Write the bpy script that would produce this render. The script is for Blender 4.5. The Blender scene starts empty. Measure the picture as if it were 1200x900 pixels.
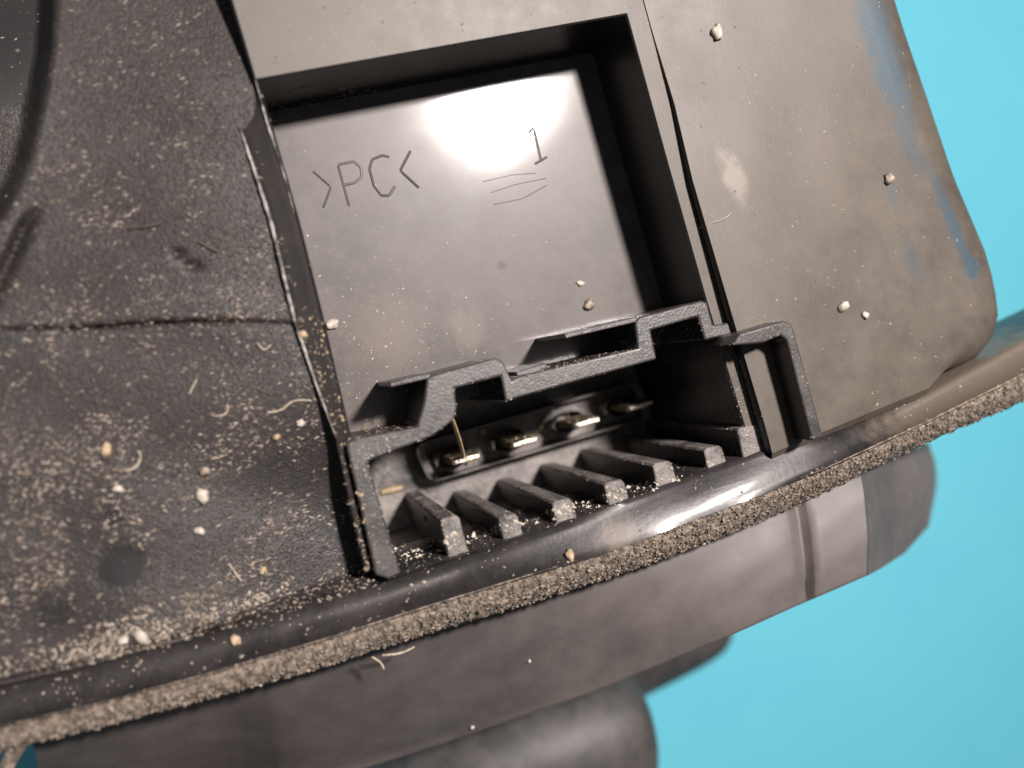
import bpy, bmesh, math, random
from mathutils import Vector, Matrix
from mathutils.bvhtree import BVHTree
random.seed(7)
scene = bpy.context.scene
col = scene.collection

# ------------------------------------------------------------------ camera
# World frame: X runs along the connector, Y across it, Z is the back panel's outward normal.
# The rim of the pocket is z = 0; the camera hangs D above it.  Lengths are metres (mm * MM).
MM = 0.001
D = 67.0
F = 1182.0
Nf = Vector((-302.0, 2.0, F)).normalized()
U = Vector((4620.0, -1206.0, F)); U = (U - Nf * U.dot(Nf)).normalized()
Zc = -Nf
V = Zc.cross(U)
CAM = Vector((0, 0, D))

def c2w(c):
    return Vector((c.dot(U), c.dot(V), c.dot(Zc)))

def ray(px, py):
    return c2w(Vector((px - 600.0, py - 450.0, F)))

def P(px, py, w=0.0):
    """where the line of sight through a photo pixel meets the level w (mm over the rim), in mm"""
    d = ray(px, py)
    return CAM + d * ((w - D) / d.z)

cam_d = bpy.data.cameras.new('camera')
cam = bpy.data.objects.new('camera', cam_d); col.objects.link(cam)
cam_d.sensor_width = 36.0
cam_d.lens = F / 1200.0 * 36.0
cam_d.clip_start = 0.002; cam_d.clip_end = 20.0
ex = c2w(Vector((1, 0, 0))); ey = c2w(Vector((0, -1, 0))); ez = c2w(Vector((0, 0, -1)))
M3 = Matrix((ex, ey, ez)).transposed()
cam.matrix_world = Matrix.Translation(CAM * MM) @ M3.to_4x4()
fwd = -ez
cam_d.dof.use_dof = True
cam_d.dof.focus_distance = (P(560, 580, -4.5) - CAM).dot(fwd) * MM
cam_d.dof.aperture_fstop = 18.0
scene.camera = cam

# ------------------------------------------------------------------ light
world = bpy.data.worlds.new('World'); scene.world = world
world.use_nodes = True
bg = world.node_tree.nodes['Background']
bg.inputs[0].default_value = (0.93, 0.95, 1.0, 1)
bg.inputs[1].default_value = 0.13

FLOOR = -7.2
hl = P(578, 112, FLOOR)
d = ray(578, 112).normalized()
refl = Vector((d.x, d.y, -d.z))
ld = bpy.data.lights.new('work_lamp', 'AREA')
ld.shape = 'DISK'; ld.size = 0.027; ld.energy = 2.35; ld.color = (1.0, 0.91, 0.865)
lamp = bpy.data.objects.new('work_lamp', ld); col.objects.link(lamp)
lamp.location = (hl + refl * 300.0) * MM
lamp.rotation_euler = (-refl).to_track_quat('-Z', 'Y').to_euler()

scene.view_settings.view_transform = 'Standard'
scene.view_settings.look = 'None'
scene.view_settings.exposure = 0.0
scene.view_settings.gamma = 1.0
scene.view_settings.use_curve_mapping = False
scene.render.engine = 'CYCLES'

# ------------------------------------------------------------------ materials
def nodes_of(name):
    m = bpy.data.materials.new(name); m.use_nodes = True
    nt = m.node_tree
    return m, nt, nt.nodes['Principled BSDF']

class NB:
    def __init__(s, nt):
        s.nt = nt
        s.co = nt.nodes.new('ShaderNodeTexCoord').outputs['Object']
    def n(s, kind, **kw):
        x = s.nt.nodes.new(kind)
        for k, v in kw.items(): setattr(x, k, v)
        return x
    def link(s, a, b): s.nt.links.new(a, b)
    def noise(s, scale, detail=4, rough=0.6, vec=None, dist=0.0):
        x = s.n('ShaderNodeTexNoise')
        x.inputs['Scale'].default_value = scale; x.inputs['Detail'].default_value = detail
        x.inputs['Roughness'].default_value = rough; x.inputs['Distortion'].default_value = dist
        s.link(vec or s.co, x.inputs['Vector'])
        return x.outputs['Fac']
    def ramp(s, fac, a, b, lo=0.0, hi=1.0):
        x = s.n('ShaderNodeMapRange'); x.clamp = True
        x.interpolation_type = 'SMOOTHSTEP'
        x.inputs['From Min'].default_value = a; x.inputs['From Max'].default_value = b
        x.inputs['To Min'].default_value = lo; x.inputs['To Max'].default_value = hi
        s.link(fac, x.inputs['Value'])
        return x.outputs['Result']
    def math(s, op, a, b=None):
        x = s.n('ShaderNodeMath', operation=op)
        for i, v in enumerate((a, b)):
            if v is None: continue
            if isinstance(v, (int, float)): x.inputs[i].default_value = v
            else: s.link(v, x.inputs[i])
        return x.outputs[0]
    def mix(s, fac, a, b):
        x = s.n('ShaderNodeMix', data_type='RGBA')
        if isinstance(fac, (int, float)): x.inputs[0].default_value = fac
        else: s.link(fac, x.inputs[0])
        for i, v in ((6, a), (7, b)):
            if isinstance(v, tuple): x.inputs[i].default_value = v + (1,)
            else: s.link(v, x.inputs[i])
        return x.outputs[2]
    def stretch(s, sx, sy, sz, rot=0.0):
        x = s.n('ShaderNodeMapping')
        x.inputs['Scale'].default_value = (sx, sy, sz); x.inputs['Rotation'].default_value = (0, 0, rot)
        s.link(s.co, x.inputs['Vector'])
        return x.outputs['Vector']
    def near(s, p, r0, r1, ang=0.0, ratio=1.0):
        """1 inside radius r0 of the point p (metres), 0 outside r1, with a ragged edge"""
        x = s.n('ShaderNodeVectorMath', operation='SUBTRACT')
        s.link(s.co, x.inputs[0]); x.inputs[1].default_value = p
        y = s.n('ShaderNodeVectorRotate', rotation_type='Z_AXIS')
        s.link(x.outputs[0], y.inputs['Vector']); y.inputs['Angle'].default_value = -ang
        z = s.n('ShaderNodeVectorMath', operation='MULTIPLY')
        s.link(y.outputs[0], z.inputs[0]); z.inputs[1].default_value = (1.0 / ratio, 1, 1)
        x = s.n('ShaderNodeVectorMath', operation='LENGTH')
        s.link(z.outputs[0], x.inputs[0])
        rag = s.math('MULTIPLY_ADD', s.noise(900, 4, 0.65), (r1 - r0) * 1.6)
        s.nt.nodes[-1].inputs[2].default_value = -(r1 - r0) * 0.8
        dd = s.math('ADD', x.outputs['Value'], rag)
        return s.ramp(dd, r0, r1, 1.0, 0.0)

def plastic(name, base=(0.014, 0.0135, 0.014), rough=0.32, film=0.25, film_col=(0.17, 0.145, 0.125),
            speck=0.3, speck_col=(0.42, 0.36, 0.30), bump=0.25, patch=180.0, fine=2600.0,
            scratch=0.0, spec=0.5, clean=(), stains_refls=(), aniso=0.0, var=0.65, bdist=0.00012, frough=0.42, coat=0.0, crough=0.1, settle=False, rvar=0.08):
    """black moulded plastic under a film of dust (soft, patchy) and fine specks"""
    m, nt, b = nodes_of(name); k = NB(nt)
    big = k.noise(patch, 5, 0.6)
    mid = k.noise(patch * 5.5, 5, 0.65)
    film_m = k.math('MULTIPLY', k.math('ADD', k.math('MULTIPLY', big, 0.62), k.math('MULTIPLY', mid, 0.38)), 1.0)
    film_m = k.ramp(film_m, 0.30, 0.70, film * (1 - var), min(1.0, film * (1 + var)))
    fvec = k.stretch(1.0, 1.7, 1.0, math.radians(-25)) if aniso else None
    fn = k.noise(fine, 3, 0.55, vec=fvec)
    fn2 = k.noise(fine * 0.36, 4, 0.7, vec=fvec)
    spk = k.ramp(k.math('ADD', k.math('MULTIPLY', fn, 0.6), k.math('MULTIPLY', fn2, 0.4)), 0.66 - 0.16 * speck, 0.76 - 0.14 * speck)
    spk = k.math('MULTIPLY', spk, min(1.0, 0.35 + speck))
    if settle:       # dust lies on the faces that were open to it, not on the side walls of the ribs and keys
        g = k.n('ShaderNodeNewGeometry')
        dt = k.n('ShaderNodeVectorMath', operation='DOT_PRODUCT')
        k.link(g.outputs['True Normal'], dt.inputs[0]); dt.inputs[1].default_value = (0.0, 0.5, 0.87)
        fac = k.ramp(dt.outputs['Value'], 0.1, 0.42, 0.08, 1.0)
        film_m = k.math('MULTIPLY', film_m, fac); spk = k.math('MULTIPLY', spk, fac)
    for (p, r0, r1, a) in clean:
        inv = k.math('SUBTRACT', 1.0, k.math('MULTIPLY', k.near(p, r0, r1), a))
        film_m = k.math('MULTIPLY', film_m, inv); spk = k.math('MULTIPLY', spk, inv)
    c = k.mix(film_m, base, film_col)
    c = k.mix(spk, c, speck_col)
    for st in stains_refls:
        (p, r0, r1, sc, a), more = st[:5], st[5:]
        c = k.mix(k.math('MULTIPLY', k.near(p, r0, r1, *more), a), c, sc)
    k.link(c, b.inputs['Base Color'])
    r = k.math('ADD', k.math('MULTIPLY', film_m, frough), rough)
    r = k.math('ADD', r, k.math('MULTIPLY', spk, 0.35))
    r = k.math('ADD', r, k.math('MULTIPLY', k.noise(patch * 2.3, 4), rvar))
    k.link(k.math('MINIMUM', r, 0.95), b.inputs['Roughness'])
    b.inputs['Specular IOR Level'].default_value = spec
    b.inputs['Coat Weight'].default_value = coat; b.inputs['Coat Roughness'].default_value = crough
    h = k.math('ADD', k.math('MULTIPLY', spk, 0.8), k.math('MULTIPLY', fn, 0.30))
    h = k.math('ADD', h, k.math('MULTIPLY', fn2, 0.22))
    for (p, r0, r1, a) in clean:
        h = k.math('MULTIPLY', h, k.math('SUBTRACT', 1.0, k.math('MULTIPLY', k.near(p, r0, r1), a)))
    if scratch:
        sv = k.stretch(60, 2400, 400, math.radians(14))
        sn = k.noise(1.0, 2, 0.5, vec=sv)
        h = k.math('ADD', h, k.math('MULTIPLY', k.ramp(sn, 0.62, 0.72), scratch))
    bp = k.n('ShaderNodeBump'); bp.inputs['Strength'].default_value = bump; bp.inputs['Distance'].default_value = bdist
    k.link(h, bp.inputs['Height']); k.link(bp.outputs['Normal'], b.inputs['Normal'])
    return m

def S(px, py, w):
    return tuple(P(px, py, w) * MM)

M = {}
TEAL_REFL = (0.030, 0.060, 0.082)  # teal reflection along the panel's right edge, painted into its colour
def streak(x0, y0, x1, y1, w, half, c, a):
    """a long mark (stain, painted-in reflection) between two photo points on the level w"""
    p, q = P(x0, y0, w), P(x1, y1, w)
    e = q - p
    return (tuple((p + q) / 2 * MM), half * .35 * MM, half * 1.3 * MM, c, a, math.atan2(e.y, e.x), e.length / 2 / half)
REFL_STREAKS = [streak(1008, -40, 1064, 158, 1.0, 1.5, TEAL_REFL, .9), streak(1050, 120, 1078, 205, .8, .7, TEAL_REFL, .5), streak(1086, 190, 1143, 335, .8, .62, TEAL_REFL, .85), streak(1130, 300, 1143, 330, .8, .8, TEAL_REFL, .9),
       streak(1040, 205, 1052, 245, .9, .5, TEAL_REFL, .45), streak(1060, 280, 1080, 340, .9, .7, TEAL_REFL, .35)]
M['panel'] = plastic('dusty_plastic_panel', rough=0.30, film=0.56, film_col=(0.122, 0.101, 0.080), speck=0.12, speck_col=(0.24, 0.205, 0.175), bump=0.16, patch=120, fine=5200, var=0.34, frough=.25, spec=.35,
    stains_refls=REFL_STREAKS + [streak(845, 175, 872, 240, .7, 1.0, (0.25, 0.215, 0.185), .5), (S(845, 195, .7), .0001, .0007, (0.06, .05, .04), .6), (S(856, 240, .7), .0001, .0006, (0.06, .05, .04), .5)])
M['side'] = plastic('gritty_plastic_panel', rough=0.36, film=0.13, film_col=(0.10, 0.077, 0.067), speck=0.72, speck_col=(0.22, 0.174, 0.15), bump=0.8, patch=150, fine=5000, spec=.4, aniso=1, bdist=0.00028,
    clean=[(S(142, 664, -1.35), .0011, .0022, 1.0), (S(131, 608, -1.3), .0003, .0010, .9), (S(215, 300, -1.2), .0001, .0008, .8), (S(400, 620, -3.1), .0010, .0030, .8), (S(-5, 40, -10), .0050, .0068, .95), (S(60, 725, -1.4), .0003, .0018, .8)])
M['floor'] = plastic('pocket_floor_plastic', rough=0.30, film=0.52, film_col=(0.140, 0.122, 0.112), speck=0.05, bump=0.05, coat=.55, crough=.085, spec=.22, patch=160, scratch=0.10, var=.35, frough=.12,
    stains_refls=[(S(587, 310, FLOOR), .0001, .0006, (0.05, .03, .02), .8), (S(548, 385, FLOOR), .0006, .0022, (0.20, .17, .14), .35), (S(450, 395, FLOOR), .001, .004, (0.15, .125, .105), .45)])
M['shell'] = plastic('black_moulded_plastic', base=(0.009, 0.009, 0.010), rough=0.28, film=0.03, film_col=(0.10, 0.09, 0.085), speck=0.03, bump=0.15, patch=240)
M['rim'] = plastic('rim_plastic', base=(0.012, 0.011, 0.011), spec=.12, rough=0.6, film=0.10, film_col=(0.09, 0.075, 0.068), speck=0.14, bump=0.4, patch=260)
M['shroud'] = plastic('shroud_plastic', rough=0.24, film=0.26, film_col=(0.12, 0.108, 0.10), speck=0.16, bump=0.35, settle=True, fine=6000, patch=420, bdist=.0002)
M['socket'] = plastic('socket_plastic', rough=0.30, film=0.40, film_col=(0.30, 0.27, 0.25), var=.95, speck=0.62, speck_col=(0.50, 0.45, 0.40), bump=0.7, patch=330, fine=4500, settle=True)
M['flange'] = plastic('flange_plastic', base=(0.012, 0.0115, 0.013), rough=0.30, film=0.10, film_col=(0.14, 0.118, 0.105), speck=0.16, bump=0.3, patch=260, var=.95, scratch=0.08, coat=.3, crough=.10, spec=.25,
    stains_refls=[(S(1150, 440, 1), .006, .012, (0.13, 0.107, 0.085), .8), (S(725, 630, .4), .0006, .002, (0.2, .17, .14), .5)])
M['lens'] = plastic('lens_plastic', base=(0.02, 0.018, 0.019), rough=0.30, film=0.50, film_col=(0.145, 0.125, 0.118), speck=0.02, bump=0.12, patch=70, var=.4)
M['wall'] = M['shell']

def simple(name, c, rough, metal=0.0, c2=None, scale=1500.0, bump=0.3, a=0.4, b_=0.6):
    m, nt, b = nodes_of(name); k = NB(nt)
    n1 = k.noise(scale, 4, 0.65)
    k.link(k.mix(k.ramp(n1, a, b_), c, c2 or tuple(x * 0.6 for x in c)), b.inputs['Base Color'])
    b.inputs['Roughness'].default_value = rough; b.inputs['Metallic'].default_value = metal
    bp = k.n('ShaderNodeBump'); bp.inputs['Strength'].default_value = bump; bp.inputs['Distance'].default_value = 0.0001
    k.link(n1, bp.inputs['Height']); k.link(bp.outputs['Normal'], b.inputs['Normal'])
    return m

M['gasket'] = simple('gritty_foam', (0.235, 0.19, 0.152), 0.9, c2=(0.085, 0.066, 0.051), scale=2200, bump=1.0)
M['grit'] = simple('pale_grit', (0.34, 0.285, 0.23), 0.55, c2=(0.17, 0.138, 0.108), scale=900)
M['worn'] = simple('burred_plastic', (0.42, 0.40, 0.385), 0.35, c2=(0.03, 0.03, 0.03), scale=520, bump=0.6, a=.38, b_=.62)
M['grit_white'] = simple('white_grit', (0.50, 0.455, 0.39), 0.6, c2=(0.33, 0.29, 0.24), scale=3000)
M['grit_tan'] = simple('tan_grit', (0.44, 0.33, 0.21), 0.6, c2=(0.26, 0.19, 0.12), scale=3000)
M['fibre'] = simple('pale_fibre', (0.40, 0.34, 0.26), 0.6, scale=3000)
M['straw'] = simple('straw', (0.52, 0.37, 0.21), 0.5, scale=3000)
M['dark_thread'] = simple('brown_thread', (0.07, 0.05, 0.04), 0.8, scale=3000)
M['pin'] = simple('tinned_metal', (0.80, 0.74, 0.62), 0.3, 1.0, c2=(0.45, 0.37, 0.25), scale=2500, bump=0.3, a=.5, b_=.75)
M['pin_dirty'] = simple('corroded_metal', (0.30, 0.23, 0.14), 0.6, 0.6, c2=(0.03, 0.024, 0.018), scale=2600, bump=1.0, a=.42, b_=.58)
M['glove'] = simple('black_glove_rubber', (0.058, 0.053, 0.051), 0.55, c2=(0.034, 0.032, 0.032), scale=300, bump=0.1)
M['teal'] = simple('teal_tabletop', (0.128, 0.555, 0.70), 0.6, c2=(0.142, 0.58, 0.72), scale=9, bump=0.0)

# ------------------------------------------------------------------ builders
def smooth(a, b, x):
    t = max(0, min(1, (x - a) / (b - a))); return t * t * (3 - 2 * t)

def lerp(a, b, t): return a + (b - a) * t

def poly_at(pts, x, axis=0):
    """y on a polyline of (x, y, ...) tuples at x (axis 0), or x at y (axis 1)"""
    o = 1 - axis
    if pts[0][axis] > pts[-1][axis]: pts = pts[::-1]
    for a, b in zip(pts, pts[1:]):
        if x <= b[axis]: break
    t = (x - a[axis]) / (b[axis] - a[axis])
    return lerp(a[o], b[o], t)

def resample(pts, n):
    """n points evenly along a polyline of vectors"""
    pts = [Vector(p) for p in pts]
    ls = [0.0]
    for a, b in zip(pts, pts[1:]): ls.append(ls[-1] + (b - a).length)
    out = []
    for i in range(n):
        s = ls[-1] * i / (n - 1)
        j = 0
        while j < len(ls) - 2 and ls[j + 1] < s: j += 1
        t = (s - ls[j]) / max(1e-9, ls[j + 1] - ls[j])
        out.append(pts[j].lerp(pts[j + 1], t))
    return out

HOUSING = bpy.data.objects.new('lamp_housing', None); col.objects.link(HOUSING)
HOUSING.location = P(560, 500, -34) * MM
HOUSING['label'] = 'dusty black plastic lamp housing with an open plug socket, held in the gloved hand'
HOUSING['category'] = 'lamp housing'
bpy.context.view_layer.update()
solid = []          # (verts, faces) of everything dust can settle on

def tag(o, label, cat=None, group=None, kind=None):
    if label: o['label'] = label
    if cat: o['category'] = cat
    if group: o['group'] = group
    if kind: o['kind'] = kind
    return o

def mesh_obj(name, verts, faces, mat, parent=HOUSING, smooth=True, bevel=0.0, seg=2, settle=True, auto=40):
    me = bpy.data.meshes.new(name)
    me.from_pydata([tuple(Vector(v) * MM) for v in verts], [], faces)
    bm = bmesh.new(); bm.from_mesh(me)
    bmesh.ops.recalc_face_normals(bm, faces=bm.faces) if bevel else None
    bm.to_mesh(me); bm.free()
    me.materials.append(mat)
    o = bpy.data.objects.new(name, me); col.objects.link(o)
    if smooth:
        me.shade_smooth()
        try: me.set_sharp_from_angle(angle=math.radians(auto))
        except Exception: pass
    if bevel:
        md = o.modifiers.new('edge', 'BEVEL'); md.width = bevel * MM; md.segments = seg
        md.limit_method = 'ANGLE'; md.angle_limit = math.radians(35); md.harden_normals = False
    if parent:
        o.parent = parent
        base = parent
        while base.parent: base = base.parent
        o.matrix_parent_inverse = (Matrix.Translation(base.location)).inverted() if parent is base else Matrix.Identity(4)
    if settle: solid.append(([Vector(v) for v in verts], faces))
    return o

def grid(rows):
    n = len(rows[0]); verts = [p for r in rows for p in r]; faces = []
    for i in range(len(rows) - 1):
        for j in range(n - 1):
            a = i * n + j
            faces.append((a, a + 1, a + n + 1, a + n))
    return verts, faces

def loft(name, rows, mat, **kw):
    v, f = grid(rows)
    return mesh_obj(name, v, f, mat, **kw)

def join_geo(parts):
    V_, F_ = [], []
    for v, f in parts:
        o = len(V_); V_ += v; F_ += [tuple(i + o for i in q) for q in f]
    return V_, F_

def prism_geo(front, depth):
    """solid from a front outline (mm vectors) swept along -Z by depth or down to the level given as ('to', z)"""
    n = len(front); front = [Vector(p) for p in front]
    if isinstance(depth, tuple): back = [Vector((p.x, p.y, depth[1])) for p in front]
    else: back = [p - Vector((0, 0, depth)) for p in front]
    faces = [tuple(range(n)), tuple(range(2 * n - 1, n - 1, -1))]
    for i in range(n):
        j = (i + 1) % n
        faces.append((j, i, n + i, n + j))
    return front + back, faces

def prism(name, front, depth, mat, bevel=0.15, **kw):
    v, f = prism_geo(front, depth)
    return mesh_obj(name, v, f, mat, bevel=bevel, **kw)

def px_poly(pts, w): return [P(p[0], p[1], p[2] if len(p) > 2 else w) for p in pts]

def tube_geo(path, radii, n=7, cap=True):
    path = [Vector(p) for p in path]; verts, faces = [], []
    for i, p in enumerate(path):
        t = (path[min(i + 1, len(path) - 1)] - path[max(i - 1, 0)]).normalized()
        a = t.orthogonal().normalized() if i == 0 else (a - t * a.dot(t)).normalized()
        b = t.cross(a); r = radii[i] if isinstance(radii, (list, tuple)) else radii
        for q in range(n):
            g = 2 * math.pi * q / n
            verts.append(p + (a * math.cos(g) + b * math.sin(g)) * r)
    for i in range(len(path) - 1):
        for q in range(n):
            w = (q + 1) % n
            faces.append((i * n + q, i * n + w, (i + 1) * n + w, (i + 1) * n + q))
    if cap:
        faces.append(tuple(range(n - 1, -1, -1))); faces.append(tuple(range((len(path) - 1) * n, len(path) * n)))
    return verts, faces

# ------------------------------------------------------------------ setting: the teal tabletop far below
TZ = -135.0
def table():
    vs = [(-1200, -1200, TZ), (1200, -1200, TZ), (1200, 1200, TZ), (-1200, 1200, TZ)]
    lo = [(x, y, TZ - 25) for x, y, z in vs]
    v, f = vs + lo, [(0, 1, 2, 3), (7, 6, 5, 4), (0, 4, 5, 1), (1, 5, 6, 2), (2, 6, 7, 3), (3, 7, 4, 0)]
    o = mesh_obj('tabletop', v, f, M['teal'], parent=None, smooth=False, settle=False)
    tag(o, 'plain teal tabletop behind the lamp housing', None, kind='structure')
table()

# ------------------------------------------------------------------ back panel (upper and right plateau)
SOCKET = -17.5
rimR = [(735, 15), (781, 183), (828, 350), (868, 482), (888, 545)]      # pocket's right rim
rimL = [(300, 92), (320, 157), (350, 262), (378, 375), (408, 505)]      # pocket's left rim
stepE = [(700, -170, 0.05), (738, -60, 0.05), (766, 42, 0.08), (790, 120, 0.45), (812, 212, 0.8), (860, 376, 1.15), (897, 500, 1.25), (905, 531, 1.2)]
edgeR = [(968, -170, 0.8), (1008, -60, 0.8), (1040, 42, 0.8), (1067, 120, 0.8), (1098, 212, 0.9), (1143, 318, 1.0), (1160, 356, 1.1), (1150, 385, 1.1), (1088, 455, 1.0)]

def back_panel():
    parts = []
    # upper plateau
    top = resample([P(222, -170, 0), P(700, -170, 0)], 30); bot = resample([P(300, 92, 0), P(735, 15, 0)], 30)
    rows = [[a.lerp(b, t / 12) for a, b in zip(top, bot)] for t in range(13)]
    parts.append(grid(rows))
    # its left flank
    left = [r[0] for r in rows]
    flank0 = (grid([left, [p + Vector((-0.15, 0, -0.15)) for p in left], [p + Vector((-0.3, 0, -8)) for p in left]]))
    mesh_obj('step_wall', *flank0, M['shell'], auto=35)
    # right plateau with a rounded outer edge
    A = resample([P(*p) for p in stepE], 40); B = resample([P(*p) for p in edgeR], 40)
    rows = []
    for t in range(21):
        rr = []
        for j, (a, b) in enumerate(zip(A, B)):
            p = a.lerp(b, t / 20)
            p.z += 0.10 * math.sin(t * 0.9 + j * 0.31) * math.sin(j * 0.23) * (t / 20) * (1 - t / 20)
            rr.append(p)
        rows.append(rr)
    R = 3.2
    for q in range(1, 9):
        th = math.pi / 2 * q / 8
        rr = []
        for j, b in enumerate(B):
            # outward in the sheet, turning the lower right corner
            s = min(1.0, max(0.0, (j - 28) / 6))
            o = Vector((math.cos(s * 1.8), .05 - math.sin(s * 1.8), 0))
            rr.append(b + o * R * (1 - .96 * smooth(32, 39, j)) * math.sin(th) - Vector((0, 0, R * (1 - math.cos(th)))))
        rows.append(rr)
    rows.append([p + Vector((0.3, 0, -16)) for p in rows[-1]])
    parts.append(grid(rows))
    skirt = [r[-1].copy() for r in rows]
    # flank of the plateau down to the rim strip
    flank = (grid([[p + Vector((-0.05, 0, -0.5 - max(0, p.z))) for p in A], [p + Vector((-.04, 0, -.06)) for p in A], A]))
    parts.append(grid([skirt, [p + Vector((.1, -.5, -.5)) for p in skirt], [p + Vector((.2, -.8, -7)) for p in skirt]]))
    # rim strip between the pocket and that flank
    ri = resample([P(700, -170, -.02), P(735, 15, 0)] + [P(x, y, 0) for x, y in rimR[1:]], 40)
    st = [p + Vector((-0.05, 0, -p.z - 0.02)) for p in A]
    parts.append(grid([ri, [a.lerp(b, .5) for a, b in zip(ri, st)], st]))
    v, f = join_geo(parts)
    mesh_obj('back_panel', v, f, M['panel'], auto=35)
    mesh_obj('step_wall', *flank, M['shell'], auto=35)
back_panel()

# ------------------------------------------------------------------ pocket and socket shell
def down(p, z): return Vector((p.x, p.y, z))

def pocket():
    tl, tr = P(300, 92, 0), P(735, 15, 0)
    top = resample([tl, tr], 24)
    right = resample([P(x, y, 0) for x, y in rimR], 24)
    left = resample([P(x, y, 0) for x, y in rimL], 24)
    c = 0.25
    w = [grid([top, [p + Vector((0.02, -0.12, -0.12)) for p in top], [down(p, FLOOR + .35) + Vector((0, -0.25, 0)) for p in top], [down(p, FLOOR - .3) + Vector((0, -0.6, 0)) for p in top]])]
    w.append(grid([right, [p + Vector((-0.12, 0, -0.12)) for p in right], [down(p, FLOOR + .3) + Vector((-.25, 0, 0)) for p in right], [down(p, SOCKET - 1) + Vector((-.3, 0, 0)) for p in right]]))
    w.append(grid([left, [p + Vector((0.12, 0, -0.12)) for p in left], [down(p, SOCKET - 1) + Vector((.3, 0, 0)) for p in left]]))
    v, f = join_geo(w)
    mesh_obj('pocket_wall', v, f, M['shell'], auto=35)
    # floor up to the foot of the socket's upper wall
    a = [down(p, FLOOR) for p in resample([tl, tr], 30)]
    foot = [P(409, 520, 0), P(500, 497, 0), P(610, 455, 0), P(760, 415, 0), P(842, 394, 0)]
    b = [down(p, FLOOR) for p in resample(foot, 30)]
    a = [p + Vector((0, .2, 0)) for p in a]
    rows = [[p.lerp(q, t / 40) for p, q in zip(a, b)] for t in range(41)]
    for i, r in enumerate(rows):
        for j, p in enumerate(r):
            p.z += 0.012 * math.sin(i * .21 + 1) * math.sin(j * .27) + 0.003 * math.sin(i * .5 + j * .4)
    return loft('pocket_floor', rows, M['floor'])
floor_o = pocket()

def ridge():
    L = [P(277, 132, -1.0), P(281, 150, -.55), P(300, 205, -.3), P(318, 262, -.25), P(345, 375, -.2), P(392, 512, -.2), P(400, 522, -.2)]
    R_ = [P(303, 104, -.4), P(316, 150, -.1), P(333, 200, -.1), P(350, 262, -.1), P(378, 375, -.1), P(410, 512, 0), P(414, 522, 0)]
    L = resample(L, 30); R_ = resample(R_, 30)
    rows = [[p + Vector((-.3, 0, -6)) for p in L], [p + Vector((-.1, 0, -.35)) for p in L], [p + Vector((-.05, 0, -.05)) for p in L], L,
            [a.lerp(b, .3) + Vector((0, 0, -.05)) for a, b in zip(L, R_)], [a.lerp(b, .7) + Vector((0, 0, -.06)) for a, b in zip(L, R_)], R_, [p + Vector((.1, 0, -.1)) for p in R_], [p + Vector((.14, 0, -.5)) for p in R_]]
    rim = loft('rim', rows, M['rim'], auto=60)
    # ragged pale burr along the worn edges
    def burr(pts, r, seed):
        rs = random.Random(seed)
        path = resample([P(*p) for p in pts], 70)
        n = len(path)
        rad = [r * (.12 + .88 * math.sin(math.pi * min(1, (i + 1) / n) ** .8) ** .7) * rs.uniform(.8, 1.12) for i in range(n)]
        path = [p + Vector((rs.uniform(-.012, .012), rs.uniform(-.03, .03), rs.uniform(-.012, .012))) for p in path]
        v, f = tube_geo(path, rad, 7)
        mesh_obj('edge_burr', v, f, M['worn'], parent=rim)
    burr([(280, 146, -.42), (300, 205, -.22), (318, 262, -.17), (345, 375, -.12), (372, 455, -.1), (396, 518, -.1)], .115, 1)
    burr([(299, 92, -.1), (312, 140, -.02), (333, 205, -.02), (345, 250, -.05)], .07, 2)
    burr([(321, 160, -.3), (334, 204, -.25), (352, 268, -.3), (364, 320, -.3)], .06, 3)
ridge()

# ------------------------------------------------------------------ side panel (left)
lineL = [(225, -170), (262, 0), (283, 120), (318, 262), (345, 375), (396, 512), (445, 680)]
flangeT = [(-260, 872, -1.2), (-20, 802, -1.2), (110, 772, -1.0), (250, 735, -.8), (400, 690, -.5), (470, 672, -.4), (600, 632, -.3), (700, 600, -.3), (800, 563, -.2), (900, 528, .4), (965, 512, .8), (1090, 460, .1), (1200, 398, -.8), (1330, 335, -.8)]
flangeB = [(-260, 925, -.9), (-20, 858, -.9), (110, 828, -.65), (250, 790, -.4), (400, 745, .05), (470, 722, .2), (600, 682, .5), (700, 652, .7), (800, 615, .9), (900, 577, 1.3), (965, 552, 1.5), (1090, 494, 1.3), (1200, 440, 1.0), (1330, 375, 1.0)]
flangeG = [(-260, 950, -1.9), (-20, 886, -1.9), (110, 855, -1.9), (250, 818, -1.9), (400, 776, -1.8), (470, 752, -1.8), (600, 714, -1.7), (700, 682, -1.6), (800, 648, -1.6), (900, 608, -1.4), (965, 578, -1.2), (1090, 517, -1.2), (1200, 470, -1.2), (1330, 408, -1.2)]
crease = [(-300, 400), (0, 387), (100, 385), (180, 379), (260, 377), (345, 380), (500, 392)]
corner = [(70, -170), (62, 0), (58, 60), (42, 140), (30, 190), (0, 252), (-60, 330), (-250, 430)]

def smooth(a, b, x):
    t = max(0, min(1, (x - a) / (b - a))); return t * t * (3 - 2 * t)

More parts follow.
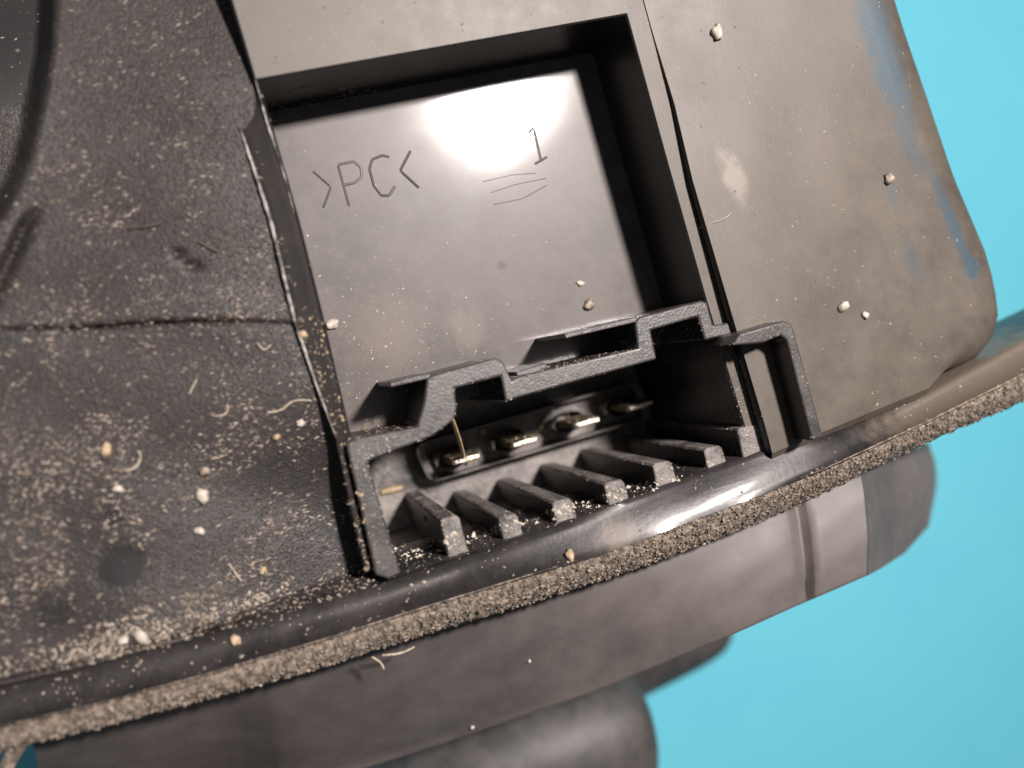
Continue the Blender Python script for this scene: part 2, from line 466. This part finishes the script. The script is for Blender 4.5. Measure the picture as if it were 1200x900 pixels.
def side_panel():
    rows = []
    NI, NJ = 330, 130
    ys = [lerp(-170, 960, i / NI) for i in range(NI + 1)]
    for i in range(NI + 1):
        t = i / NI
        row = []
        for j in range(NJ + 1):
            s = j / NJ
            y = lerp(-170, 760, t)
            for _ in range(3):
                x = lerp(-260, poly_at(lineL, min(y, 680), 1) + 10 + 26 * smooth(110, 40, y) + 14 * smooth(240, 150, y), s)
                y = lerp(-170, poly_at(flangeT, x) + 6, t)
            w = -0.55 - 1.9 * smooth(130, -60, y) - 0.9 * smooth(330, 60, x) - 2.6 * smooth(440, 600, y) * smooth(120, 400, x)
            dy = y - poly_at(crease, x)
            w += -0.75 * math.exp(-(dy / 2.6) ** 2) * (.55 + .45 * math.sin(x * .012 - .4)) + 0.22 * smooth(-50, 0, dy) * smooth(3, 0, dy)
            # rounded drop beyond the curved edge in the upper left
            if y < 428:
                dx = x - poly_at(corner, y, 1)
                w += -8.0 * smooth(6, -14, dx)
            # soft hollow running beside it
            g = abs((x - 18) * .9 + (y - 290) * .42) 
            if 225 < y < 460: w += -1.1 * math.exp(-(g / 7) ** 2) * smooth(235, 275, y) * smooth(400, 330, y)
            w += 0.06 * math.sin(x * .021 + y * .013) + .04 * math.sin(y * .05 - x * .017)
            # dint
            w += -0.5 * math.exp(-(((x - 226) / 9) ** 2 + ((y - 312) / 5) ** 2)) - .35 * math.exp(-(((x - 207) / 7) ** 2 + ((y - 297) / 5) ** 2))
            row.append(P(x, y, w))
        rows.append(row)
    loft('side_panel', rows, M['side'], auto=70)
side_panel()

# ------------------------------------------------------------------ flange along the foot, and the foam gasket under it
def flange():
    n = 110
    T = resample([P(*p) for p in flangeT], n); B = resample([P(*p) for p in flangeB], n); G = resample([P(*p) for p in flangeG], n)
    rows = [[p + Vector((0, .5, -7)) for p in T], [p + Vector((0, .12, -.25)) for p in T], T]
    for t in (.1, .25, .4, .55, .7, .82, .92):
        rows.append([a.lerp(b, t) + Vector((0, 0, -.0045 * min(18, abs(a.x - 29.0)) ** 2 * math.sin(t * math.pi) ** .5 + .16 * math.sin(t * math.pi) + .012 * math.sin(i * .35 + t * 4))) for i, (a, b) in enumerate(zip(T, B))])
    rows += [B, [p + Vector((0, -.15, -.2)) for p in B], [p + Vector((0, .1, -1.6)) for p in B]]
    loft('flange', rows, M['flange'], auto=50)
    # foam: a lumpy band
    rr = random.Random(3)
    rows = []
    nn = 420
    B2 = resample(B, nn); G2 = resample(G, nn)
    for t in (-.05, .08, .25, .42, .6, .78, .92, 1.0, 1.0):
        row = []
        for a, b in zip(B2, G2):
            p = a.lerp(b, t)
            if t == -.05: p.z -= .25
            j = .10 if 0 < t else .02
            p += Vector((rr.uniform(-j, j), rr.uniform(-j, j), rr.uniform(-j, j) + (.35 * math.sin(max(0, t) * math.pi))))
            row.append(p)
        rows.append(row)
    rows[-1] = [p + Vector((0, 2.2, -1.4)) for p in rows[-1]]
    o = loft('foam_gasket', rows, M['gasket'], auto=180)
    tag(o, 'gritty tan foam gasket edge')
flange()

# ------------------------------------------------------------------ lens body below
def lens():
    U_ = [(40, 875, -6), (80, 862, -6), (270, 804, -6), (318, 789, -5.4), (500, 735, -5), (700, 672, -5), (850, 618, -4.6), (918, 586, -4.4), (930, 580, -4.8), (942, 574, -4.4), (1006, 545, -4.4)]
    L_ = [(70, 990, -25), (102, 985, -25), (290, 941, -22), (340, 925, -15), (520, 868, -12.5), (700, 806, -7.5), (850, 744, -4.2), (930, 708, -3.4), (944, 702, -3.9), (956, 697, -3.1), (1016, 671, -2.9)]
    rows = []
    Uw = [P(*p) for p in U_]; Lw = [P(*p) for p in L_]
    def ins(a):    # finer columns
        out = []
        for p, q in zip(a, a[1:]):
            for k in range(5): out.append(p.lerp(q, k / 5))
        return out + [a[-1]]
    Uw, Lw = ins(Uw), ins(Lw)
    def ring(Uw, Lw, amp):
        rows = [[p + Vector((0, 3.0, 1.2)) for p in Uw]]
        for i in range(13):
            t = i / 12
            rows.append([a.lerp(b, t) + Vector((0, 0, 1)) * (amp * math.sin(t * math.pi) + .07 * math.sin(j * .5 + i * .7) * math.sin(i * .5)) for j, (a, b) in enumerate(zip(Uw, Lw))])
        rows.append([p + Vector((0, -.25, -.05)) for p in Lw])
        rows.append([p + Vector((0, -.35, -.45)) for p in Lw])
        rows.append([p + Vector((0, 1.5, -6)) for p in Lw])
        rows.append([p + Vector((0, 9, -16)) for p in Lw])
        rows.append([p + Vector((0, 30, -20)) for p in Lw])
        return rows
    loft('lens_body', ring(Uw, Lw, .5), M['lens'], auto=75)
    U2 = [P(*p) for p in [(1007, 548, -4.8), (1020, 543, -6.8), (1045, 534, -10), (1075, 524, -15), (1088, 518, -20)]]
    L2 = [P(*p) for p in [(1017, 671, -3.3), (1032, 663, -6.5), (1060, 645, -11.5), (1088, 614, -17), (1097, 570, -23)]]
    def ins2(a): 
        a = ins(a); return a
    loft('lens_corner', ring(ins2(U2), ins2(L2), .5)[1:], M['lens'], auto=60)
lens()

# ------------------------------------------------------------------ socket: back wall, foot wall, shroud, ribs
footE = [(440, 684), (470, 674), (600, 634), (700, 602), (800, 566), (900, 530), (952, 514)]
def socket():
    b0 = [down(P(x, y, 0), SOCKET) for x, y in [(405, 500), (520, 470), (640, 435), (760, 400), (900, 372)]]
    b1 = [down(P(x, y, 0), SOCKET) for x, y in footE]
    A = resample(b0, 40); B = resample(b1, 40)
    rows = [[a.lerp(b, t / 24) + Vector((0, 0, .04 * math.sin(i * .8 + t * .5))) for i, (a, b) in enumerate(zip(A, B))] for t in range(25)]
    foot = resample([P(x, y, -.6) for x, y in footE], 40)
    rows2 = [[p.lerp(down(p, SOCKET), t / 8) for p in foot] for t in range(9)]
    v, f = join_geo([grid(rows), grid(rows2)])
    o = mesh_obj('socket_wall', v, f, M['socket'], auto=40)
socket()

def shroud():
    z = 0.5
    left = [(406, 520), (416, 514), (489, 500), (497, 470), (500, 444), (505, 440), (580, 419), (590, 424), (600, 446), (607, 441), (640, 433),
            (748, 408), (744, 378), (750, 371), (822, 352), (829, 354), (836, 381), (864, 376), (866, 390),
            (858, 405), (856, 392), (826, 399), (818, 371), (763, 387), (770, 421), (640, 457), (601, 468), (593, 472), (587, 441), (533, 455), (536, 478), (532, 492), (508, 511), (440, 537),
            (431, 541), (470, 672), (455, 679), (440, 674), (407, 528)]
    f = px_poly(left, z)
    # key walls are deep, the side arm shallower: one solid
    o = prism('connector_shroud', f, ('to', -18.5), M['shroud'], bevel=0.16, seg=3)
    # right hand return, standing proud on the panel
    right = [(858, 405, 3.5), (867, 391, 3.6), (918, 376, 3.8), (928, 379, 3.8), (931, 388, 3.8), (965, 512, 3.6), (952, 517, 3.6), (922, 398, 3.7), (915, 393, 3.7), (895, 402, 3.6)]
    prism('connector_shroud', px_poly(right, 5), ('to', 0.2), M['shroud'], bevel=0.14, seg=3)
    prism('rim', px_poly([(393, 516), (402, 514), (437, 668), (428, 672)], -.25), ('to', -7), M['rim'], bevel=.12)
    # thin coding walls running on from the two keys
    prism('coding_wall', px_poly([(456, 448), (504, 437), (506, 443), (458, 454)], 0.3), ('to', FLOOR - .4), M['shroud'], bevel=0.08)
    prism('coding_wall', px_poly([(661, 391), (746, 371), (748, 377), (663, 397)], 0.3), ('to', FLOOR - .4), M['shroud'], bevel=0.08)
    # small latch bar beside the first key
    prism('coding_wall', px_poly([(604, 436), (640, 425), (643, 431), (607, 443)], -1.0), ('to', FLOOR - .4), M['shroud'], bevel=0.08)
shroud()

# ribs: end faces read at the foot edge, running straight down the socket
rib_px = [(516, 608, 541, 655), (584, 606, 609, 636), (647, 588, 673, 616), (708, 566, 734, 596), (765, 544, 790, 575), (825, 526, 849, 554), (864, 502, 904, 538)]
for i, (x0, y0, x1, y1) in enumerate(rib_px):
    w = .1 if i == 6 else -.5
    sl = -0.26
    h = y1 - y0 - 4
    q = [(x0, y0 + 3), (x0 + 3, y0 - 1), (x1 - 6, y0 - 1 + (x1 - x0) * sl * .5), (x1 - 2, y0 + 3 + (x1 - x0) * sl * .5), (x1 + h * .2, y1 - 6), (x0 + h * .2 + 1, y1 + 0)]
    prism('rib', px_poly(q, w), ('to', SOCKET - .5), M['socket'], bevel=0.12, seg=2)

# terminal block: rounded frame, sunk face, four blades
def rounded(pts, r, n=5):
    out = []
    k = len(pts)
    for i in range(k):
        a, b, c = Vector(pts[i - 1]), Vector(pts[i]), Vector(pts[(i + 1) % k])
        p0 = b + (a - b).normalized() * r; p1 = b + (c - b).normalized() * r
        for t in range(n + 1):
            s = t / n
            out.append(p0 * (1 - s) ** 2 + b * 2 * s * (1 - s) + p1 * s * s)
    return out

def terminals():
    zt = -15.0
    outer = [P(484, 522, zt), P(748, 446, zt), P(766, 488, zt), P(503, 567, zt)]
    c = sum(outer, Vector()) / 4
    ro = rounded(outer, 1.0); ri = rounded([c + (p - c) * .93 + Vector((0, 0, 0)) for p in outer], .8)
    rin = [Vector((p.x, c.y + (p.y - c.y) * 1.0, p.z)) for p in ri]
    n = len(ro)
    v = ro + rin + [p - Vector((0, 0, 1.6)) for p in rin] + [down(p, SOCKET - .3) for p in ro]
    f = []
    for i in range(n):
        j = (i + 1) % n
        f += [(i, j, n + j, n + i), (n + i, n + j, 2 * n + j, 2 * n + i), (j, i, 3 * n + i, 3 * n + j)]
    f.append(tuple(range(2 * n, 3 * n)))
    blk = mesh_obj('terminal_block', v, f, M['socket'], bevel=.12, seg=2)
    tips = [(548, 538), (616, 518), (689, 495), (752, 475)]
    u = (P(700, 420, 0) - P(412, 497, 0)).normalized()
    for i, (x, y) in enumerate(tips):
        zt2 = -10.5 + .3 * i * 0
        t = P(x, y, zt2); t2 = down(t, 0)
        hw, th = 1.2, .25
        vd = Vector((-u.y, u.x, 0))
        body = []
        for z, a, b in ((zt2 - .5, .95, 1.0), (SOCKET + 2.0, 1.0, 1.1)):
            body.append([Vector((t.x, t.y, z)) + u * hw * a * sx + vd * th * b * sy for sx, sy in ((-1, -1), (1, -1), (1, 1), (-1, 1))])
        vv = body[0] + body[1]
        ff = [(0, 1, 2, 3), (4, 7, 6, 5)] + [(k, k + 4, (k + 1) % 4 + 4, (k + 1) % 4) for k in range(4)]
        pin = mesh_obj('contact_pin', vv, ff, M['pin_dirty'], parent=blk, bevel=.08)
        tip = [Vector((t.x, t.y, zt2)) + u * hw * .88 * sx + vd * th * .8 * sy for sx, sy in ((-1, -1), (1, -1), (1, 1), (-1, 1))]
        tb = [Vector((t.x, t.y, zt2 - .6)) + u * hw * .97 * sx + vd * th * 1.03 * sy for sx, sy in ((-1, -1), (1, -1), (1, 1), (-1, 1))]
        vv = tip + tb
        o = mesh_obj('pin_tip', vv, ff, M['pin'], parent=blk, bevel=.08)
        # crusted sleeve round the blade's root, lower than the blade
        rs = random.Random(40 + i)
        ring0, ring1 = [], []
        for q in range(14):
            g = 2 * math.pi * q / 14
            rad = 1.55 + rs.uniform(-.15, .15)
            off = u * math.cos(g) * rad + vd * math.sin(g) * .85 - u * .35
            ring0.append(Vector((t.x, t.y, -14.3 + rs.uniform(-.3, .2))) + off)
            ring1.append(Vector((t.x, t.y, SOCKET + 2.5)) + off * 1.1)
        inner = [Vector((t.x, t.y, -15.9)) + (down(p, 0) - down(t, 0)) * .62 for p in ring0]
        nq = 14
        vv = ring0 + ring1 + inner
        ff = [(k, nq + k, nq + (k + 1) % nq, (k + 1) % nq) for k in range(nq)] + [(k, (k + 1) % nq, 2 * nq + (k + 1) % nq, 2 * nq + k) for k in range(nq)] + [tuple(range(2 * nq, 3 * nq))]
        mesh_obj('pin_sleeve', vv, ff, M['socket'], parent=blk, bevel=.05)
terminals()

# ------------------------------------------------------------------ moulded lettering on the pocket floor
def stroke_obj(name, strokes, r, parent, z=FLOOR):
    parts = []
    for st in strokes:
        pts = resample([P(x, y, z) for x, y in st], max(4, len(st) * 4))
        parts.append(tube_geo([p + Vector((0, 0, -.02)) for p in pts], r * .95, 8))
    v, f = join_geo(parts)
    return mesh_obj(name, v, f, M['floor'], parent=parent, settle=False)
stroke_obj('moulded_letter', [[(367, 201), (388, 219), (379, 243)]], .10, floor_o)
stroke_obj('moulded_letter', [[(409, 241), (396, 193), (414, 189), (423, 196), (424, 207), (416, 214), (402, 217)]], .11, floor_o)
stroke_obj('moulded_letter', [[(456, 184), (448, 182), (436, 187), (433, 198), (438, 217), (447, 229), (456, 229), (463, 218)]], .12, floor_o)
stroke_obj('moulded_letter', [[(481, 177), (469, 200), (491, 220)]], .12, floor_o)
stroke_obj('moulded_numeral', [[(619, 156), (625, 149), (634, 188)], [(627, 192), (641, 184)]], .11, floor_o)
stroke_obj('scratch', [[(575, 226), (605, 216), (640, 209)], [(578, 240), (612, 233), (641, 217)], [(566, 213), (600, 205), (628, 203)]], .045, floor_o)

# ------------------------------------------------------------------ the gloved hand holding the housing from underneath
def hand():
    def pw(x, y, z): return P(x, y, z)
    J = []; E = []; R_ = []
    def add(p, r, par=None):
        J.append(Vector(p)); R_.append(r)
        if par is not None: E.append((par, len(J) - 1))
        return len(J) - 1
    root = add(pw(120, 1180, -52), 17)
    wrist = add(pw(-160, 1330, -56), 20, root)
    arm = add(pw(-620, 1560, -60), 27, wrist)
    k1 = add(pw(330, 1080, -42), 14, root)       # palm edge behind the index knuckle
    k2 = add(pw(330, 1160, -62), 14, root)
    def finger(par, pts):
        for p, r in pts: par = add(p, r, par)
    finger(k1, [(pw(420, 985, -36), 9.5), (pw(560, 905, -33), 8.9), (pw(660, 872, -32.5), 8.6), (pw(722, 852, -32.5), 8.2), (pw(758, 842, -32.5), 6.2)])
    finger(k1, [(pw(480, 880, -50), 9.2), (pw(650, 775, -49), 8.8), (pw(770, 722, -48.5), 8.4), (pw(815, 706, -48.5), 7.8), (pw(845, 698, -48.5), 6)])
    finger(k2, [(pw(430, 900, -66), 9), (pw(560, 790, -66), 8.4), (pw(650, 735, -66), 8), (pw(700, 710, -66), 6)])
    finger(k2, [(pw(380, 960, -80), 8), (pw(470, 860, -80), 7.4), (pw(540, 810, -80), 7), (pw(580, 790, -80), 5.2)])
    finger(root, [(pw(150, 1100, -30), 12), (pw(300, 1060, -18), 10.5), (pw(430, 1030, -14), 9.4), (pw(500, 1015, -13), 7)])   # thumb, below the frame
    me = bpy.data.meshes.new('gloved_hand')
    me.from_pydata([tuple(p * MM) for p in J], E, [])
    o = bpy.data.objects.new('gloved_hand', me); col.objects.link(o)
    sk = o.modifiers.new('skin', 'SKIN'); sk.use_smooth_shade = True
    for v, r in zip(me.skin_vertices[0].data, R_): v.radius = (r * MM, r * MM)
    me.skin_vertices[0].data[0].use_root = True
    ss = o.modifiers.new('soft', 'SUBSURF'); ss.levels = 3; ss.render_levels = 3
    me.materials.append(M['glove'])
    tag(o, 'black rubber gloved hand with fingers curled under the lamp housing', 'hand')
hand()

# ------------------------------------------------------------------ dust, grit and fibres
V_, F_ = join_geo(solid)
bvh = BVHTree.FromPolygons(V_, F_)
def hit(px, py):
    dd = ray(px, py).normalized()
    p, nrm, _, _ = bvh.ray_cast(CAM, dd)
    if p is None: return None, None
    if nrm.dot(dd) > 0: nrm = -nrm
    return p, nrm

OCT_F = [(0, 2, 4), (2, 1, 4), (1, 3, 4), (3, 0, 4), (2, 0, 5), (1, 2, 5), (3, 1, 5), (0, 3, 5)]
def chip(p, nrm, r, rs, flat=.6, lay=None):
    a = nrm.orthogonal().normalized(); g = rs.uniform(0, 6.28)
    el = 1.0
    if lay is not None:
        a = (lay - nrm * lay.dot(nrm)).normalized(); g = rs.gauss(0, .45); el = 1.45
    b = nrm.cross(a); a, b = a * math.cos(g) + b * math.sin(g), b * math.cos(g) - a * math.sin(g)
    q = lambda: rs.uniform(.7, 1.3)
    vs = [p + a * r * q() * 1.25 * el, p - a * r * q() * 1.25 * el, p + b * r * q() * .85 / el, p - b * r * q() * .85 / el, p + nrm * r * flat * q(), p - nrm * r * flat * .5]
    return [v + Vector((rs.uniform(-.15, .15), rs.uniform(-.15, .15), rs.uniform(-.1, .1))) * r for v in vs], OCT_F

def inside(poly, x, y):
    c = False; n = len(poly); j = n - 1
    for i in range(n):
        xi, yi = poly[i][:2]; xj, yj = poly[j][:2]
        if (yi > y) != (yj > y) and x < (xj - xi) * (y - yi) / (yj - yi) + xi: c = not c
        j = i
    return c

def scatter(name, poly, n, r0, r1, mat, label, seed, power=2.6, flat=.6, dens=None, lay=None):
    rs = random.Random(seed)
    xs = [p[0] for p in poly]; ys = [p[1] for p in poly]
    parts = []; tries = 0
    while len(parts) < n and tries < n * 12:
        tries += 1
        x, y = rs.uniform(min(xs), max(xs)), rs.uniform(min(ys), max(ys))
        if not inside(poly, x, y): continue
        if dens and rs.random() > dens(x, y): continue
        p, nrm = hit(x, y)
        if p is None: continue
        r = r0 + (r1 - r0) * rs.random() ** power
        parts.append(chip(p + nrm * r * .1, nrm, r, rs, flat, lay))
    v, f = join_geo(parts)
    o = mesh_obj(name, v, f, mat, parent=None, smooth=False, settle=False)
    tag(o, label, 'dust', kind='stuff')
    return o

from mathutils import noise as mnoise
def clump(sc, seed, a=-.1, b=.5):
    return lambda x, y: max(.04, smooth(a, b, mnoise.noise(Vector((x * sc, y * sc, seed)))))
sideP = [(-80, -60), (255, -60), (300, 160), (395, 515), (440, 675), (100, 775), (-80, 810)]
scatter('panel_dust', sideP, 9000, .02, .115, M['grit'], 'fine pale dust scattered over the side panel', 1, lay=Vector((1, -.05, 0)), dens=lambda x, y: max(.08, smooth(-.35, .45, mnoise.noise(Vector((x * .012, y * .012, 3))))) * (.35 + .65 * smooth(100, 500, y)) * (0.02 if (x - 142) ** 2 + (y - 664) ** 2 < 900 else 1) * (.12 if y < 250 and x < poly_at(corner, y, 1) + 12 else 1))
scatter('corner_dust', [(60, 790), (100, 735), (200, 700), (300, 690), (430, 650), (445, 680), (330, 715), (180, 758)], 600, .03, .17, M['grit'], 'pale crumbs heaped where the side panel meets the flange', 2, power=2.2, dens=clump(.02, 5, -.3, .3))
scatter('corner_dust', [(-40, 800), (-40, 780), (110, 745), (240, 715), (430, 662), (450, 685), (240, 745), (110, 778)], 700, .04, .15, M['grit'], 'fine dust line along the upper edge of the flange', 12, power=2.2)
floorP = [(325, 175), (660, 110), (745, 360), (640, 400), (410, 490), (370, 340)]
scatter('floor_dust', floorP, 420, .02, .085, M['grit_white'], 'sparse dust specks on the glossy pocket floor', 3, power=3, dens=lambda x, y: .05 + .95 * smooth(230, 420, y) * smooth(700, 450, x))
panelP = [(310, -60), (1040, -60), (1160, 330), (1080, 450), (965, 510), (870, 380), (765, 40), (735, 5), (300, 85)]
scatter('panel_dust', panelP, 800, .02, .11, M['grit'], 'sparse dust specks over the smooth back panel', 4, power=3)
strip = flangeT[1:13] + flangeB[1:13][::-1]
scatter('flange_dust', [(p[0], p[1]) for p in strip], 1000, .02, .14, M['grit'], 'loose dust crumbs on the glossy flange', 5, power=3, dens=lambda x, y: .15 + .85 * smooth(0, .4, mnoise.noise(Vector((x * .02, y * .02, 8)))))
gas = flangeB[1:13] + flangeG[1:13][::-1]
scatter('gasket_grit', [(p[0], p[1]) for p in gas], 6500, .05, .17, M['gasket'], 'coarse sandy grit packed on the foam gasket edge', 6, power=1.4, flat=.9)
scatter('gasket_grit', [(p[0], p[1]) for p in gas], 700, .05, .15, M['grit'], 'paler sand grains among the gasket grit', 16, power=1.8, flat=.9)
scatter('socket_dust', [(415, 520), (640, 455), (860, 400), (905, 520), (700, 600), (470, 675)], 4200, .015, .06, M['grit_white'], 'fine dust clinging inside the plug socket', 7, power=2.4)
scatter('socket_crumbs', [(465, 665), (520, 645), (620, 618), (800, 565), (800, 552), (690, 585), (600, 612), (500, 630), (462, 640)], 260, .05, .21, M['grit_white'], 'pale crumbs lying between the feet of the ribs', 8, power=1.7, flat=.9)
scatter('shroud_dust', [(405, 515), (500, 490), (505, 440), (595, 420), (605, 440), (745, 400), (830, 350), (930, 375), (965, 510), (950, 515), (915, 395), (770, 425), (600, 470), (440, 540), (470, 675), (445, 680)], 700, .02, .085, M['grit'], 'dust specks on the lip of the plug shroud', 9, power=2.5)
scatter('pocket_crumbs', [(418, 515), (430, 490), (490, 482), (488, 500)], 150, .04, .15, M['gasket'], 'brown dirt packed beside the first coding wall', 10, power=1.6)
scatter('pocket_crumbs', [(612, 442), (640, 428), (745, 402), (748, 408), (640, 434)], 150, .03, .11, M['gasket'], 'brown dirt lying along the foot of the second coding wall', 11, power=1.6)
scatter('pocket_crumbs', [(305, 110), (440, 85), (440, 115), (320, 150)], 260, .04, .12, M['gasket'], 'brown dirt clinging to the upper wall of the pocket', 14, power=1.8)
scatter('pin_crumbs', [(500, 545), (500, 520), (740, 455), (765, 475), (640, 520), (545, 548)], 420, .03, .16, M['grit'], 'tan corrosion crumbs round the contact pins', 15, power=2.2, flat=.9)
scatter('rim_dust', [(345, 360), (375, 360), (412, 515), (445, 665), (430, 670), (396, 520)], 170, .03, .12, M['grit_tan'], 'tan crumbs lodged along the pocket rim', 17, power=2.4)

def grain(px, py, r, mat, label, group=None, lift=.3):
    rs = random.Random(int(px * 13 + py))
    p, nrm = hit(px, py)
    if p is None: return
    me_v, me_f = [], []
    bm = bmesh.new(); bmesh.ops.create_icosphere(bm, subdivisions=2, radius=1.0)
    sx, sy = rs.uniform(.85, 1.3), rs.uniform(.7, 1.0); g = rs.uniform(0, 3)
    a = nrm.orthogonal().normalized(); b = nrm.cross(a)
    a, b = a * math.cos(g) + b * math.sin(g), b * math.cos(g) - a * math.sin(g)
    off = Vector((rs.random() * 9, rs.random() * 9, rs.random() * 9))
    for v in bm.verts:
        k = 1 + .6 * mnoise.noise(v.co * 1.5 + off) + .3 * mnoise.noise(v.co * 3.5 + off)
        c = v.co * k
        v.co = (p + nrm * r * lift + a * c.x * r * sx + b * c.y * r * sy + nrm * c.z * r * .7) * MM
    me = bpy.data.meshes.new('grit_grain'); bm.to_mesh(me); bm.free(); me.shade_smooth()
    me.materials.append(mat)
    o = bpy.data.objects.new('grit_grain', me); col.objects.link(o)
    tag(o, label, 'grit', group)
W, T_, G_ = M['grit_white'], M['grit_tan'], M['grit']
grain(839, 39, .52, W, 'white grit grain on the back panel above the pocket corner')
grain(1041, 210, .50, G_, 'large pale grain on the back panel beside the painted teal reflections')
grain(987, 360, .50, W, 'white grit grain on the back panel beyond the shroud return', )
grain(1013, 369, .30, W, 'small white grain next to a bigger white grain on the back panel')
grain(690, 357, .48, G_, 'pale flat crumb on the pocket floor near its dark right wall')
grain(680, 332, .26, W, 'small white speck just above the pale crumb on the pocket floor')
grain(389, 380, .42, W, 'white flake on the pocket floor beside the left rim')
grain(276, 750, .40, T_, 'yellowish round grain on the dark flange below the side panel')
grain(240, 552, .40, G_, 'upper pale crumb of a pair on the gritty side panel')
grain(237, 581, .44, W, 'lower pale crumb of a pair on the gritty side panel')
grain(125, 527, .42, T_, 'tan elongated crumb on the side panel below the crease')
grain(139, 573, .32, W, 'white sliver above the black clean spot on the side panel')
grain(165, 746, .46, W, 'biggest white crumb in the dust heap along the flange')
grain(144, 750, .42, W, 'white crumb beside the biggest crumb in the dust heap')
grain(234, 622, .30, W, 'small white grain right of the black clean spot')
grain(308, 668, .28, T_, 'orange grain on the side panel near the flange')
grain(324, 512, .28, T_, 'tan round grain on the side panel near the pocket rim')
grain(352, 496, .25, W, 'white round grain on the side panel near the pocket rim')
grain(668, 652, .42, T_, 'tan crumb stuck on the lower edge of the flange')
grain(620, 775, .16, W, 'tiny white speck on the lens body')
grain(553, 852, .2, W, 'white speck at the lower edge of the lens body')
grain(566, 505, .34, W, 'cream crumb beside the second contact pin')
grain(634, 500, .30, T_, 'yellow crumb beside the third contact pin')
grain(498, 608, .28, W, 'white crumb on the first rib of the socket')
grain(355, 392, .34, T_, 'tan crumb on the pocket rim beside the white flake')

def fibre(name, pts, r, mat, label, lift=.12, group=None, cat='fibre', w=None):
    path = []
    for q in pts:
        if len(q) == 3: path.append(P(*q)); continue
        p, nrm = hit(*q)
        if p is not None: path.append(p + nrm * lift)
    if len(path) < 2: return
    # smooth the path
    for _ in range(3):
        new = [path[0]]
        for a, b in zip(path, path[1:]): new += [a.lerp(b, .25), a.lerp(b, .75)]
        path = new + [path[-1]]
    n = len(path)
    v, f = tube_geo(path, [r * (.55 + .45 * math.sin(math.pi * (i + .5) / n)) for i in range(n)], 6)
    o = mesh_obj(name, v, f, mat, parent=None, settle=False)
    tag(o, label, cat, group)
fibre('straw_bristle', [(529, 488, -1.5), (535, 505, -4), (541, 525, -8), (546, 545, -13)], .17, M['straw'], 'thin straw bristle standing across the first contact pin', cat='bristle')
fibre('straw_chip', [(446, 577), (458, 574), (472, 571)], .28, M['straw'], 'short yellow straw chip lodged in the socket corner', lift=.2, cat='straw')
fibre('dust_fibre', [(313, 483), (330, 481), (343, 468), (365, 469)], .075, M['fibre'], 'wavy pale fibre on the side panel near the pocket rim')
fibre('dust_fibre', [(250, 487), (262, 487), (268, 480), (266, 473)], .07, M['fibre'], 'hooked pale fibre on the middle of the side panel')
fibre('dust_fibre', [(222, 462), (228, 450), (231, 445)], .07, M['fibre'], 'short straight fibre above the hooked fibre')
fibre('dust_fibre', [(146, 552), (160, 548), (166, 535), (162, 528)], .08, M['fibre'], 'curled pale fibre on the side panel above the black spot')
fibre('dust_fibre', [(302, 402), (309, 412), (318, 404)], .06, M['fibre'], 'tiny v-shaped fibre below the crease')
fibre('dust_fibre', [(268, 660), (276, 672), (283, 681)], .07, M['fibre'], 'straight fibre in the dust near the flange')
fibre('dust_fibre', [(818, 268), (832, 262), (848, 257), (856, 250)], .045, M['fibre'], 'fine hair bridging the dark step beside the pocket')
fibre('dust_fibre', [(728, 400), (752, 402), (768, 396), (780, 383)], .05, M['fibre'], 'grey hair hanging across the second key of the shroud')
fibre('dust_fibre', [(150, 268), (170, 266), (190, 262)], .09, M['dark_thread'], 'dark hair on the upper side panel')
fibre('dust_fibre', [(232, 283), (245, 290), (256, 296)], .10, M['dark_thread'], 'dark hair beside the dint in the side panel')
fibre('gasket_thread', [(436, 770, -1.9), (446, 776, -2.4), (450, 784, -2.6)], .10, M['fibre'], 'frayed pale thread hanging off the gasket', cat='thread')
fibre('gasket_thread', [(448, 768, -1.9), (470, 766, -2.4), (486, 758, -2.2)], .09, M['fibre'], 'frayed thread lying along the gasket edge', cat='thread')
fibre('gasket_thread', [(28, 868, -1.8), (18, 880, -2.6), (10, 892, -2.8), (6, 915, -3)], .5, M['gasket'], 'thick brown frayed thread dangling below the gasket end', cat='thread')
